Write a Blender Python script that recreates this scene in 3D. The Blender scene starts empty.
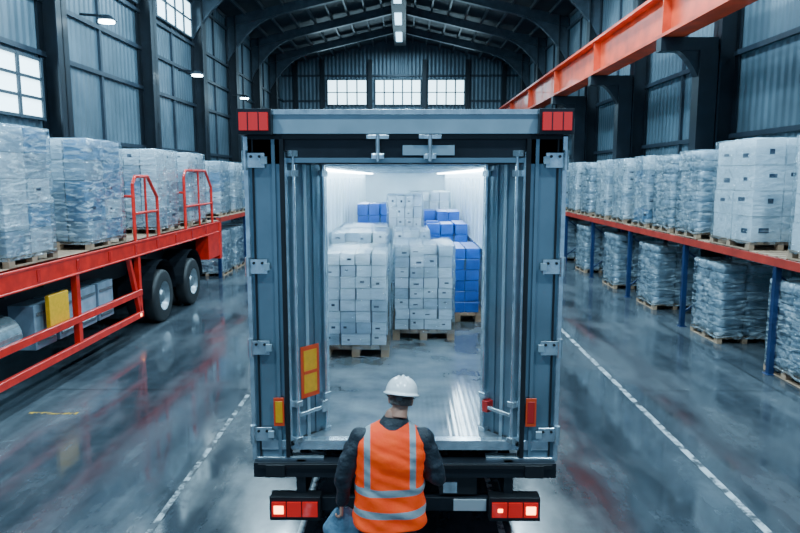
import bpy, bmesh, math, random
from mathutils import Vector, Matrix, noise, Euler
random.seed(7)
S=bpy.context.scene
COL=S.collection

# ---------------------------------------------------------------- materials
def newmat(name):
    m=bpy.data.materials.new(name); m.use_nodes=True
    nt=m.node_tree; b=nt.nodes["Principled BSDF"]
    return m,nt,b
def mat(name,col,rough=0.5,metal=0.0,var=0.0,scale=6.0,bump=0.0,bscale=20.0,emit=None,es=0,coat=0):
    m,nt,b=newmat(name)
    b.inputs["Base Color"].default_value=(*col,1); b.inputs["Roughness"].default_value=rough
    b.inputs["Metallic"].default_value=metal
    if coat: b.inputs["Coat Weight"].default_value=coat
    tc=nt.nodes.new("ShaderNodeTexCoord")
    if var>0:
        n=nt.nodes.new("ShaderNodeTexNoise"); n.inputs["Scale"].default_value=scale; n.inputs["Detail"].default_value=6
        nt.links.new(tc.outputs["Object"],n.inputs["Vector"])
        r=nt.nodes.new("ShaderNodeValToRGB")
        r.color_ramp.elements[0].position=0.3; r.color_ramp.elements[1].position=0.7
        r.color_ramp.elements[0].color=(*[c*(1-var) for c in col],1)
        r.color_ramp.elements[1].color=(*[min(1,c*(1+var)) for c in col],1)
        nt.links.new(n.outputs["Fac"],r.inputs["Fac"]); nt.links.new(r.outputs["Color"],b.inputs["Base Color"])
    if bump>0:
        n=nt.nodes.new("ShaderNodeTexNoise"); n.inputs["Scale"].default_value=bscale; n.inputs["Detail"].default_value=4
        nt.links.new(tc.outputs["Object"],n.inputs["Vector"])
        bp=nt.nodes.new("ShaderNodeBump"); bp.inputs["Strength"].default_value=bump; bp.inputs["Distance"].default_value=0.02
        nt.links.new(n.outputs["Fac"],bp.inputs["Height"]); nt.links.new(bp.outputs["Normal"],b.inputs["Normal"])
    if emit:
        b.inputs["Emission Color"].default_value=(*emit,1); b.inputs["Emission Strength"].default_value=es
    return m

def floor_mat():
    m,nt,b=newmat("wet_concrete")
    N=nt.nodes.new; L=nt.links.new
    tc=N("ShaderNodeTexCoord")
    mp0=N("ShaderNodeMapping"); mp0.inputs["Scale"].default_value=(1.2,0.55,1)
    n1=N("ShaderNodeTexNoise"); n1.inputs["Scale"].default_value=0.7; n1.inputs["Detail"].default_value=7; n1.inputs["Roughness"].default_value=0.58
    n2=N("ShaderNodeTexNoise"); n2.inputs["Scale"].default_value=6; n2.inputs["Detail"].default_value=7; n2.inputs["Roughness"].default_value=.6
    mp=N("ShaderNodeMapping"); mp.inputs["Scale"].default_value=(2.2,0.4,1)
    n3=N("ShaderNodeTexNoise"); n3.inputs["Scale"].default_value=1.2; n3.inputs["Detail"].default_value=7; n3.inputs["Roughness"].default_value=0.6
    L(tc.outputs["Object"],mp0.inputs["Vector"]); L(mp0.outputs[0],n1.inputs["Vector"]); L(tc.outputs["Object"],n2.inputs["Vector"])
    L(tc.outputs["Object"],mp.inputs["Vector"]); L(mp.outputs["Vector"],n3.inputs["Vector"])
    r=N("ShaderNodeValToRGB"); e=r.color_ramp.elements
    e[0].position=0.32; e[0].color=(0.030,0.038,0.046,1); e[1].position=0.70; e[1].color=(0.085,0.101,0.115,1)
    L(n3.outputs["Fac"],r.inputs["Fac"])
    mx=N("ShaderNodeMixRGB"); mx.blend_type='MULTIPLY'; mx.inputs[0].default_value=0.5
    r2=N("ShaderNodeValToRGB"); r2.color_ramp.elements[0].position=0.3; r2.color_ramp.elements[0].color=(0.5,0.5,0.5,1); r2.color_ramp.elements[1].position=0.65
    L(n2.outputs["Fac"],r2.inputs["Fac"]); L(r.outputs["Color"],mx.inputs[1]); L(r2.outputs["Color"],mx.inputs[2])
    wet=N("ShaderNodeMapRange"); wet.inputs[1].default_value=0.44; wet.inputs[2].default_value=0.60; wet.inputs[3].default_value=0.0; wet.inputs[4].default_value=1.0
    L(n1.outputs["Fac"],wet.inputs[0])
    br=N("ShaderNodeTexBrick"); br.offset=0; br.inputs["Scale"].default_value=1; br.inputs["Mortar Size"].default_value=0.014
    br.inputs["Brick Width"].default_value=5.8; br.inputs["Row Height"].default_value=5.0
    br.inputs["Color1"].default_value=(1,1,1,1); br.inputs["Color2"].default_value=(1,1,1,1); br.inputs["Mortar"].default_value=(0.2,0.2,0.2,1)
    L(tc.outputs["Object"],br.inputs["Vector"])
    mx2=N("ShaderNodeMixRGB"); mx2.blend_type='MULTIPLY'; mx2.inputs[0].default_value=0.85
    L(mx.outputs[0],mx2.inputs[1]); L(br.outputs["Color"],mx2.inputs[2])
    mx3=N("ShaderNodeMixRGB"); mx3.blend_type='MULTIPLY'; mx3.inputs[2].default_value=(0.55,0.58,0.62,1)
    inv=N("ShaderNodeMath"); inv.operation='SUBTRACT'; inv.inputs[0].default_value=1.0; L(wet.outputs[0],inv.inputs[1]); L(inv.outputs[0],mx3.inputs[0])
    L(mx2.outputs[0],mx3.inputs[1]); L(mx3.outputs[0],b.inputs["Base Color"])
    rr=N("ShaderNodeMapRange"); rr.inputs[3].default_value=0.075; rr.inputs[4].default_value=0.27
    L(wet.outputs[0],rr.inputs[0]); L(rr.outputs[0],b.inputs["Roughness"])
    b.inputs["IOR"].default_value=1.5
    bp=N("ShaderNodeBump"); bp.inputs["Distance"].default_value=0.01
    ml=N("ShaderNodeMath"); ml.operation='MULTIPLY_ADD'; ml.inputs[1].default_value=0.12; ml.inputs[2].default_value=.03; L(wet.outputs[0],ml.inputs[0]); L(ml.outputs[0],bp.inputs["Strength"])
    L(n2.outputs["Fac"],bp.inputs["Height"]); L(bp.outputs["Normal"],b.inputs["Normal"])
    return m
def siding_mat(name,col,axis):
    m,nt,b=newmat(name); N=nt.nodes.new; L=nt.links.new
    tc=N("ShaderNodeTexCoord")
    w=N("ShaderNodeTexWave"); w.bands_direction=axis; w.inputs["Scale"].default_value=1.1; w.inputs["Distortion"].default_value=0
    L(tc.outputs["Object"],w.inputs["Vector"])
    bp=N("ShaderNodeBump"); bp.inputs["Strength"].default_value=0.4; bp.inputs["Distance"].default_value=0.05
    L(w.outputs["Fac"],bp.inputs["Height"]); L(bp.outputs["Normal"],b.inputs["Normal"])
    n=N("ShaderNodeTexNoise"); n.inputs["Scale"].default_value=0.7; n.inputs["Detail"].default_value=6
    L(tc.outputs["Object"],n.inputs["Vector"])
    r=N("ShaderNodeValToRGB"); r.color_ramp.elements[0].position=0.3; r.color_ramp.elements[1].position=0.7
    r.color_ramp.elements[0].color=(*[c*0.7 for c in col],1); r.color_ramp.elements[1].color=(*[c*1.2 for c in col],1)
    L(n.outputs["Fac"],r.inputs["Fac"]); L(r.outputs["Color"],b.inputs["Base Color"])
    b.inputs["Roughness"].default_value=0.4; b.inputs["Metallic"].default_value=0.25
    return m
def wrap_mat(name,lo,hi,ior=1.3,col=(0.72,0.86,0.95)):
    # clear stretch film: transparent + milky folded streaks + sharp gloss on wrinkles
    m,nt,b=newmat(name); N=nt.nodes.new; L=nt.links.new
    out=nt.nodes["Material Output"]
    b.inputs["Base Color"].default_value=(*col,1); b.inputs["Roughness"].default_value=0.2
    tc=N("ShaderNodeTexCoord")
    mp=N("ShaderNodeMapping"); mp.inputs["Rotation"].default_value=(0.30,0.30,0.2); mp.inputs["Scale"].default_value=(1.0,1.0,5)
    n=N("ShaderNodeTexNoise"); n.inputs["Scale"].default_value=2.2; n.inputs["Detail"].default_value=9; n.inputs["Distortion"].default_value=1.6; n.inputs["Roughness"].default_value=.6
    mp2=N("ShaderNodeMapping"); mp2.inputs["Rotation"].default_value=(-.5,.4,0); mp2.inputs["Scale"].default_value=(2,2,3.5)
    n2=N("ShaderNodeTexNoise"); n2.inputs["Scale"].default_value=2.4; n2.inputs["Detail"].default_value=3; n2.inputs["Distortion"].default_value=.8
    L(tc.outputs["Object"],mp.inputs["Vector"]); L(mp.outputs["Vector"],n.inputs["Vector"])
    L(tc.outputs["Object"],mp2.inputs["Vector"]); L(mp2.outputs["Vector"],n2.inputs["Vector"])
    bp=N("ShaderNodeBump"); bp.inputs["Strength"].default_value=0.7; bp.inputs["Distance"].default_value=0.04
    L(n.outputs["Fac"],bp.inputs["Height"])
    bp2=N("ShaderNodeBump"); bp2.inputs["Strength"].default_value=.8; bp2.inputs["Distance"].default_value=0.07
    L(n2.outputs["Fac"],bp2.inputs["Height"]); L(bp.outputs["Normal"],bp2.inputs["Normal"]); L(bp2.outputs["Normal"],b.inputs["Normal"])
    mr=N("ShaderNodeMapRange"); mr.inputs[1].default_value=0.47; mr.inputs[2].default_value=0.70; mr.inputs[3].default_value=lo; mr.inputs[4].default_value=hi
    L(n.outputs["Fac"],mr.inputs[0])
    t=N("ShaderNodeBsdfTransparent"); t.inputs[0].default_value=(.96,.985,1,1); mx=N("ShaderNodeMixShader")
    L(mr.outputs[0],mx.inputs[0]); L(t.outputs[0],mx.inputs[1]); L(b.outputs[0],mx.inputs[2])
    g=N("ShaderNodeBsdfGlossy"); g.inputs["Roughness"].default_value=.09; g.inputs[0].default_value=(.9,.97,1,1); L(bp2.outputs["Normal"],g.inputs["Normal"])
    fr=N("ShaderNodeFresnel"); fr.inputs[0].default_value=ior; L(bp2.outputs["Normal"],fr.inputs["Normal"])
    mxg=N("ShaderNodeMixShader"); L(fr.outputs[0],mxg.inputs[0]); L(mx.outputs[0],mxg.inputs[1]); L(g.outputs[0],mxg.inputs[2])
    L(mxg.outputs[0],out.inputs[0])
    return m
def worn_mat(name,col,under,thr=0.5):
    m,nt,b=newmat(name); N=nt.nodes.new; L=nt.links.new
    tc=N("ShaderNodeTexCoord"); n=N("ShaderNodeTexNoise"); n.inputs["Scale"].default_value=4; n.inputs["Detail"].default_value=9; n.inputs["Roughness"].default_value=0.7
    L(tc.outputs["Object"],n.inputs["Vector"])
    r=N("ShaderNodeValToRGB"); r.color_ramp.elements[0].position=thr-0.05; r.color_ramp.elements[1].position=thr+0.05
    r.color_ramp.elements[0].color=(*under,1); r.color_ramp.elements[1].color=(*col,1)
    L(n.outputs["Fac"],r.inputs["Fac"]); L(r.outputs["Color"],b.inputs["Base Color"]); b.inputs["Roughness"].default_value=0.25
    return m
def striped_floor():
    m,nt,b=newmat("truck_deck_metal"); N=nt.nodes.new; L=nt.links.new
    tc=N("ShaderNodeTexCoord"); w=N("ShaderNodeTexWave"); w.bands_direction='X'; w.inputs["Scale"].default_value=6
    L(tc.outputs["Object"],w.inputs["Vector"])
    n=N("ShaderNodeTexNoise"); n.inputs["Scale"].default_value=2.5; n.inputs["Detail"].default_value=8; L(tc.outputs["Object"],n.inputs["Vector"])
    r=N("ShaderNodeValToRGB"); r.color_ramp.elements[0].position=0.3; r.color_ramp.elements[1].position=0.7
    r.color_ramp.elements[0].color=(0.09,0.11,0.13,1); r.color_ramp.elements[1].color=(0.26,0.30,0.33,1)
    L(n.outputs["Fac"],r.inputs["Fac"]); L(r.outputs["Color"],b.inputs["Base Color"])
    bp=N("ShaderNodeBump"); bp.inputs["Strength"].default_value=0.08; bp.inputs["Distance"].default_value=0.006
    L(w.outputs["Fac"],bp.inputs["Height"]); L(bp.outputs["Normal"],b.inputs["Normal"])
    b.inputs["Roughness"].default_value=0.13; b.inputs["Metallic"].default_value=0.3
    return m

M={}
M['floor']=floor_mat()
M['sideX']=siding_mat("siding_side",(0.092,0.145,0.185),'Y')
M['sideB']=siding_mat("siding_end",(0.085,0.13,0.17),'X')
M['roof']=mat("roof_sheet",(0.028,0.041,0.055),0.5,0.1,0.3,1)
M['steel']=mat("dark_steel",(0.006,0.011,0.018),0.4,0.3,0.3,3)
M['rafter']=mat("rafter_steel",(0.055,0.08,0.105),0.35,0.4,0.3,3)
M['girt']=mat("girt_steel",(0.025,0.038,0.055),0.4,0.3,0.2,3)
M['pane']=mat("window_daylight",(0.8,0.9,1),0.3,emit=(0.55,0.85,1.0),es=4.6)
M['frame']=mat("window_frame",(0.025,0.04,0.055),0.5)
M['red']=mat("red_paint",(0.60,0.014,0.006),0.3,0.0,0.25,4,coat=0.3)
M['girder']=mat("girder_red",(0.68,0.058,0.012),0.4,0.0,0.3,1.5,coat=0.2)
M['rackred']=mat("rack_beam_red",(0.34,0.026,0.016),0.4,0,0.25,3)
M['rackblue']=mat("rack_post_blue",(0.006,0.020,0.07),0.35,0.1,0.25,3)
M['wood']=mat("pallet_wood",(0.28,0.18,0.115),0.7,0,0.35,5,0.3,30)
M['door']=mat("door_panel_grey",(0.155,0.235,0.29),0.22,0.5,0.15,3,0.05,5)
M['door2']=mat("header_grey",(0.31,0.42,0.48),0.28,0.35,0.12,4)
M['galv']=mat("galvanised_steel",(0.54,0.65,0.71),0.2,0.8,0.25,12)
M['black']=mat("black_rubber",(0.005,0.006,0.008),0.45,0,0.3,8)
M['chassis']=mat("chassis_black",(0.010,0.013,0.018),0.4,0.3,0.3,5)
M['inner']=mat("truck_lining_white",(0.60,0.75,0.84),0.3,0,0.08,2)
M['deck']=striped_floor()
M['led']=mat("led_strip",(1,1,1),0.3,emit=(0.74,0.92,1.0),es=32)
M['lampred']=mat("lamp_red_lens",(0.45,0.006,0.004),0.1,emit=(1,0.02,0.008),es=0.3,coat=1)
M['lamphot']=mat("lamp_lit_lens",(1,0.3,0.15),0.15,emit=(1,0.26,0.07),es=14)
M['redd']=mat("reflector_red",(0.5,0.01,0.006),0.2,coat=1)
M['yellow']=mat("reflective_yellow",(0.75,0.36,0.01),0.4,0,0.1,20)
M['orange']=mat("reflective_orange",(0.7,0.06,0.01),0.35)
M['plate']=mat("plate_white",(0.35,0.4,0.43),0.3)
M['carton']=mat("white_carton",(0.74,0.83,0.89),0.4,0,0.08,3,0.15,6,coat=.3)
M['carton2']=mat("grey_carton",(0.43,0.54,0.63),0.35,0,0.2,3,0.2,6,coat=.4)
M['carton3']=mat("slate_carton",(0.22,0.30,0.38),0.3,0,0.3,3,0.3,6,coat=.5)
M['cartblue']=mat("blue_carton",(0.004,0.085,0.40),0.35,0,0.25,4,coat=.2)
M['cartblue2']=mat("pale_blue_carton",(0.22,0.38,0.55),0.4,0,0.2,4,coat=.3)
M['ink']=mat("carton_print",(0.03,0.05,0.09),0.5)
M['silver']=mat("silver_sack",(0.44,0.55,0.63),0.18,0.2,0.3,4,0.8,6,coat=.6)
M['silverd']=mat("grey_block",(0.10,0.14,0.18),0.3,0.15,0.3,4,0.7,7)
M['wrap']=wrap_mat("stretch_film",0.0,0.6,1.45)
M['wrapthin']=wrap_mat("stretch_film_thin",0.0,0.25,1.28)
M['tyre']=mat("tyre_rubber",(0.013,0.014,0.016),0.55,0,0.2,9,0.3,60)
M['rim']=mat("rim_steel",(0.24,0.28,0.31),0.3,0.6,0.2,9)
M['line']=worn_mat("worn_white_paint",(0.44,0.49,0.52),(0.05,0.058,0.066),0.49)
M['lineb']=worn_mat("joint_paint",(0.32,0.36,0.38),(0.035,0.041,0.048),0.52)
M['lineyel']=worn_mat("worn_yellow_paint",(0.4,0.24,0.03),(0.05,0.055,0.06),0.52)
M['lampglow']=mat("lamp_glow",(1,1,1),0.3,emit=(0.65,0.88,1.0),es=25)
M['ridge']=mat("ridge_lamp_glow",(1,1,1),0.3,emit=(0.40,0.74,1.0),es=4)
M['white']=mat("helmet_white",(0.84,0.86,0.87),0.2,0,0.03,5,coat=0.5)

# ---------------------------------------------------------------- mesh builder
class MB:
    def __init__(s): s.v=[];s.f=[];s.m=[];s.sm=[];s.mats=[]
    def mi(s,k):
        if k not in s.mats: s.mats.append(k)
        return s.mats.index(k)
    def add(s,vs,fs,k,smooth=False):
        o=len(s.v); s.v+= [tuple(v) for v in vs]
        i=s.mi(k)
        for f in fs: s.f.append(tuple(o+a for a in f)); s.m.append(i); s.sm.append(smooth)
    def box(s,x0,x1,y0,y1,z0,z1,k,mtx=None):
        vs=[Vector((x,y,z)) for z in (z0,z1) for y in (y0,y1) for x in (x0,x1)]
        if mtx is not None: vs=[mtx@v for v in vs]
        s.add(vs,[(0,2,3,1),(4,5,7,6),(0,1,5,4),(2,6,7,3),(0,4,6,2),(1,3,7,5)],k)
    def bar(s,a,b,w,h,k,up=(0,0,1)):
        a=Vector(a);b=Vector(b);d=(b-a);L=d.length;d.normalize();u=Vector(up)
        if abs(d.dot(u))>0.98:u=Vector((1,0,0))
        x=d.cross(u).normalized();z=x.cross(d)
        mt=Matrix(((x.x,d.x,z.x,a.x),(x.y,d.y,z.y,a.y),(x.z,d.z,z.z,a.z),(0,0,0,1)))
        s.box(-w/2,w/2,0,L,-h/2,h/2,k,mt)
    def cyl(s,a,b,r,k,n=16,r2=None):
        a=Vector(a);b=Vector(b);d=(b-a).normalized();r2=r if r2 is None else r2
        u=Vector((0,0,1)) if abs(d.z)<0.9 else Vector((1,0,0))
        x=d.cross(u).normalized();y=x.cross(d)
        A=[a+(x*math.cos(t)+y*math.sin(t))*r for t in [2*math.pi*i/n for i in range(n)]]
        B=[b+(x*math.cos(t)+y*math.sin(t))*r2 for t in [2*math.pi*i/n for i in range(n)]]
        s.add(A+B,[(i,n+i,n+(i+1)%n,(i+1)%n) for i in range(n)],k,True)
        s.add(A,[tuple(range(n))],k); s.add(B,[tuple(reversed(range(n)))],k)
    def tube(s,pts,r,k,n=10):
        for i in range(len(pts)-1):
            s.cyl(pts[i],pts[i+1],r,k,n)
        for p in pts[1:-1]: s.ball(p,(r,r,r),k,10,6)
    def ball(s,c,r,k,n=16,m=10,mtx=None):
        vs=[];fs=[]
        for j in range(m+1):
            ph=math.pi*j/m
            for i in range(n):
                t=2*math.pi*i/n
                v=Vector((r[0]*math.sin(ph)*math.cos(t),r[1]*math.sin(ph)*math.sin(t),r[2]*math.cos(ph)))
                if mtx is not None: v=mtx@v
                vs.append(Vector(c)+v)
        for j in range(m):
            for i in range(n): fs.append((j*n+i,(j+1)*n+i,(j+1)*n+(i+1)%n,j*n+(i+1)%n))
        s.add(vs,fs,k,True)
    def revx(s,prof,c,k,n=40):
        vs=[];fs=[];P=len(prof)
        for i in range(n):
            t=2*math.pi*i/n
            for (x,r) in prof: vs.append((c[0]+x,c[1]+r*math.cos(t),c[2]+r*math.sin(t)))
        for i in range(n):
            for j in range(P-1):
                fs.append((i*P+j,((i+1)%n)*P+j,((i+1)%n)*P+j+1,i*P+j+1))
        s.add(vs,fs,k,True)
    def wheel(s,x,y,r,w,side=1,rim='galv'):
        z=r+0.0
        a=w/2
        s.revx([(-a,r*.55),(-a,r*.88),(-a*.8,r*.98),(-a*.5,r),(a*.5,r),(a*.8,r*.98),(a,r*.88),(a,r*.55)],(x,y,z),'tyre')
        s.revx([(side*a,r*.56),(side*a*.9,r*.52),(side*a*.2,r*.45),(side*a*.2,r*.25),(side*a*.8,r*.2),(side*a*.9,0.001)],(x,y,z),rim)
        for i in range(10):
            t=2*math.pi*i/10; s.cyl((x+side*a*.15,y+r*.35*math.cos(t),z+r*.35*math.sin(t)),(x+side*a*.35,y+r*.35*math.cos(t),z+r*.35*math.sin(t)),.018,'galv',6)
        s.revx([(-side*a*.9,r*.56),(-side*a*.9,0.001)],(x,y,z),'chassis')
    def loft(s,rings,k,n=32,cap=True,ex=2.0):
        vs=[];fs=[]
        for (cx,cy,z,a,b) in rings:
            for i in range(n):
                t=2*math.pi*i/n; c=math.cos(t);q=math.sin(t)
                vs.append((cx+a*math.copysign(abs(c)**(2/ex),c),cy+b*math.copysign(abs(q)**(2/ex),q),z))
        for j in range(len(rings)-1):
            for i in range(n): fs.append((j*n+i,j*n+(i+1)%n,(j+1)*n+(i+1)%n,(j+1)*n+i))
        s.add(vs,fs,k,True)
        if cap:
            s.add(vs[:n],[tuple(reversed(range(n)))],k); s.add(vs[-n:],[tuple(range(n))],k)
    def mesh(s,name):
        me=bpy.data.meshes.new(name); me.from_pydata(s.v,[],s.f)
        for k in s.mats: me.materials.append(M[k])
        me.polygons.foreach_set("material_index",s.m); me.polygons.foreach_set("use_smooth",s.sm)
        me.update(); return me
    def obj(s,name,loc=(0,0,0),bevel=0.0,recenter=True,seg=1):
        if recenter:
            xs=[v[0] for v in s.v];ys=[v[1] for v in s.v];zs=[v[2] for v in s.v]
            c=Vector(((min(xs)+max(xs))/2,(min(ys)+max(ys))/2,min(zs)))
            s.v=[(v[0]-c.x,v[1]-c.y,v[2]-c.z) for v in s.v]; loc=Vector(loc)+c
        o=bpy.data.objects.new(name,s.mesh(name)); o.location=loc; COL.objects.link(o)
        if bevel: addbev(o,bevel,seg)
        return o
def addbev(o,w,seg=1):
    b=o.modifiers.new("bevel",'BEVEL'); b.width=w; b.segments=seg; b.limit_method='ANGLE'; b.angle_limit=math.radians(50)
def plainbox(name,x0,x1,y0,y1,z0,z1,k):
    b=MB(); b.box(x0,x1,y0,y1,z0,z1,k); return b.obj(name,recenter=False)

# ---------------------------------------------------------------- room shell
XL,XR,YB,YN=-9.0,8.2,50.0,-6.0
EZ,PZ,PX=11.3,13.3,-0.4
plainbox("floor",XL-.2,XR+.2,YN,YB+.2,-0.2,0,'floor')
plainbox("wall_left",XL-.2,XL,YN,YB,0,EZ,'sideX')
plainbox("wall_right",XR,XR+.2,YN,YB,0,EZ,'sideX')
b=MB(); b.add([(XL-.2,YB,0),(XR+.2,YB,0),(XR+.2,YB,EZ),(PX,YB,PZ),(XL-.2,YB,EZ),(XL-.2,YB+.2,0),(XR+.2,YB+.2,0),(XR+.2,YB+.2,EZ),(PX,YB+.2,PZ),(XL-.2,YB+.2,EZ)],
  [(0,1,2,3,4),(9,8,7,6,5),(0,5,6,1),(1,6,7,2),(2,7,8,3),(3,8,9,4),(4,9,5,0)],'sideB'); b.obj("wall_back",recenter=False)
b=MB(); h=.15
for xa,za,xb,zb in ((XL-.2,EZ,PX,PZ),(PX,PZ,XR+.2,EZ)):
    b.add([(xa,YN,za),(xb,YN,zb),(xb,YB+.2,zb),(xa,YB+.2,za),(xa,YN,za+h),(xb,YN,zb+h),(xb,YB+.2,zb+h),(xa,YB+.2,za+h)],
      [(0,3,2,1),(4,5,6,7),(0,1,5,4),(2,3,7,6),(1,2,6,5),(3,0,4,7)],'roof')
b.obj("ceiling",recenter=False)

# structural frame
b=MB()
cols=[3.0,9.6,17.0,23.2,29.0,34.6,40,45.2]
def icol(b,x,y,z1,k,w=.42,d=.5):
    b.box(x-d/2,x+d/2,y-.02,y+.02,0,z1,k)
    b.box(x-d/2,x-d/2+.04,y-w/2,y+w/2,0,z1,k); b.box(x+d/2-.04,x+d/2,y-w/2,y+w/2,0,z1,k)
for y in cols:
    icol(b,XL+.27,y,EZ-.05,'steel',.55,.5)
    icol(b,XR-.27,y,EZ-.05,'steel',.45,.5)
    for xa,za,xb,zb in ((XL,EZ-.35,PX,PZ-.35),(XR,EZ-.35,PX,PZ-.35)):
        b.bar((xa,y,za),(xb,y,zb),.06,.45,'rafter'); b.bar((xa,y,za-.24),(xb,y,zb-.24),.3,.04,'rafter')
        # curved knee haunch
        pts=[(xa+(xb-xa)*.30*t,y,za-1.7*(1-t)**2.2+(zb-za)*.30*t-.25) for t in [i/6 for i in range(7)]]
        for i in range(6): b.bar(pts[i],pts[i+1],.22,.08,'rafter')
        for i in range(6):
            p,q=pts[i],pts[i+1]; top=lambda x: za+(zb-za)*(x-xa)/(xb-xa)-.2
            vs=[]
            for yy in (y-.03,y+.03): vs+=[(p[0],yy,p[2]),(q[0],yy,q[2]),(q[0],yy,top(q[0])),(p[0],yy,top(p[0]))]
            b.add(vs,[(0,1,2,3),(7,6,5,4)],'rafter')
b.obj("steel_portal_frame",recenter=False)
b=MB()
for i in range(9):
    f=i/9
    for xa,xb in ((XL,PX),(XR,PX)):
        x=xa+(xb-xa)*f; z=EZ+(PZ-EZ)*f-.1
        b.box(x-.05,x+.05,YN,YB,z-.1,z+.08,'rafter')
b.obj("roof_purlins",recenter=False)
b=MB()
for z in (1.4,2.9,4.3,6.3,7.6,8.8,10.6):
    b.box(XL,XL+.1,YN,YB,z-.06,z+.06,'girt'); b.box(XR-.1,XR,YN,YB,z-.06,z+.06,'girt')
    b.box(XL,XR,YB-.1,YB,z-.07,z+.07,'girt')
for i,y in enumerate([c+3.1 for c in cols]):
    b.box(XL,XL+.08,y-.06,y+.06,0,EZ,'girt'); b.box(XR-.08,XR,y-.06,y+.06,0,EZ,'girt')
for x in (-6.05,-2.55,1.4,4.55,-8.0,7.2):
    b.box(x-.15,x+.15,YB-.35,YB-.02,0,EZ+.4,'steel')
b.obj("wall_girts",recenter=False)

# windows
wn=[0]
def window(axis,p,a0,a1,z0,z1,nc,nr):
    wn[0]+=1; b=MB(); t=.05
    def bx(u0,u1,w0,w1,dep0,dep1,k):
        if axis=='L': b.box(p+dep0,p+dep1,u0,u1,w0,w1,k)
        elif axis=='R': b.box(p-dep1,p-dep0,u0,u1,w0,w1,k)
        else: b.box(u0,u1,p-dep1,p-dep0,w0,w1,k)
    bx(a0,a1,z0,z1,.0,.11,'pane')
    for i in range(nc+1):
        u=a0+(a1-a0)*i/nc; bx(u-t,u+t,z0-t,z1+t,.0,.16,'frame')
    for j in range(nr+1):
        w=z0+(z1-z0)*j/nr; bx(a0-t,a1+t,w-t*.7,w+t*.7,.0,.155,'frame')
    b.obj("window_%d"%wn[0])
window('B',YB,-5.7,-2.8,8.5,10.3,4,2)
window('B',YB,-2.2,1.15,8.5,10.3,5,2)
window('B',YB,1.65,4.35,8.5,10.3,4,2)
window('L',XL,12.6,16.6,4.7,6.1,4,3)
window('L',XL,5.5,9.2,4.7,6.1,4,3)
window('L',XL,20.2,22.8,9.0,10.4,3,2)
window('L',XL,23.6,28.6,9.0,10.4,5,2)
window('L',XL,10.2,16.2,9.0,10.4,6,2)
window('R',XR,10.2,16.4,9.0,10.4,6,2)  # this and the next: glowing windows added out of view for highlights
window('R',XR,17.6,22.6,9.0,10.4,5,2)

def wall_lamp(x,y,z,sx):
    b=MB(); b.bar((x,y,z+.25),(x+sx*.7,y,z+.2),.06,.06,'steel')
    b.cyl((x+sx*.7,y,z+.22),(x+sx*.7,y,z+.08),.1,'steel',16,.26)
    b.cyl((x+sx*.7,y,z+.085),(x+sx*.7,y,z+.03),.2,'lampglow',16)
    b.obj("wall_lamp")
wall_lamp(XL+.5,18.0,7.25,1); wall_lamp(XL+.5,25.6,7.0,1); wall_lamp(XL+.5,33,7.0,1)

def fill_bay(x,y,z,pw):  # added ceiling fixtures above the view, overhead fill for the hall
    b=MB(); b.cyl((x,y,z+.5),(x,y,z+.25),.14,'steel',16); b.cyl((x,y,z+.25),(x,y,z),.15,'galv',24,.45)
    b.cyl((x,y,z+.5),(x,y,12.9 if abs(x)<1 else 12.0),.015,'steel',6)
    b.obj("fill_bay_lamp")
    l=bpy.data.lights.new("fill_bay_light",'AREA'); l.shape='DISK'; l.size=.7; l.energy=pw; l.color=(.55,.83,1)
    o=bpy.data.objects.new("fill_bay_light",l); o.location=(x,y,z-.02); COL.objects.link(o)
for y in (1.5,9.0,16.5,24):
    for x in (-5.0,4.4): fill_bay(x,y,11.2,1180)
for y in (5.0,13,21): fill_bay(-.4,y,11.9,900)
b=MB(); b.box(-.75,.05,23,48,12.35,12.5,'steel')
for i in range(5): b.box(-.6,-.2,23.6+i*5,26.4+i*5,12.3,12.36,'ridge')
b.obj("ridge_light_track")
for i in range(5):  # added area lights below the track, brighten the far end wall
    l=bpy.data.lights.new("ridge_fill_light",'AREA'); l.shape='RECTANGLE'; l.size=.4; l.size_y=2.8; l.energy=520; l.color=(.48,.8,1)
    o=bpy.data.objects.new("ridge_fill_light",l); o.location=(-.4,25+i*5,12.29); COL.objects.link(o)

# crane girder
b=MB()
gx=6.55
b.box(gx-.03,gx+.03,-2,48,6.75,7.75,'girder'); b.box(gx-.28,gx+.28,-2,48,6.68,6.76,'girder'); b.box(gx-.28,gx+.28,-2,48,7.74,7.82,'girder')
b.box(gx-.04,gx+.04,-2,48,7.82,7.92,'steel')
for i in range(9): b.box(gx-.24,gx+.24,-1+i*6-.015,-1+i*6+.015,6.76,7.74,'girder')
for y in cols:
    b.box(gx-.3,XR-.55,y-.16,y+.16,6.35,6.67,'steel')
    vs=[]
    for yy in (y-.14,y+.14):
        for i in range(9):
            t=i/8*math.pi/2
            vs.append((XR-.55-1.0*(math.sin(t)) ,yy,6.36-1.6*(1-math.sin(t))**1.6))
        vs.append((XR-.55,yy,6.36))
    n=10
    b.add(vs,[tuple(range(n)),tuple(reversed(range(n,2*n)))]+[(i,n+i,n+(i+1)%n,(i+1)%n) for i in range(n)],'steel')
    b.box(XR-1.0,XR-.55,y-.2,y+.2,0,6.36,'steel')
b.obj("crane_runway_girder",recenter=False)
def line(x0,x1,y0,y1,k='line'):
    b=MB(); b.box(x0,x1,y0,y1,0,.003,k); b.obj("floor_marking")
line(3.36,3.44,3,34); line(-2.42,-2.36,3,12.5,'lineb'); line(-1.0,-.94,2.5,20); line(.88,.94,2.5,20,'lineb')
line(-5.3,-4.6,8.9,8.98,'lineyel')

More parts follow.
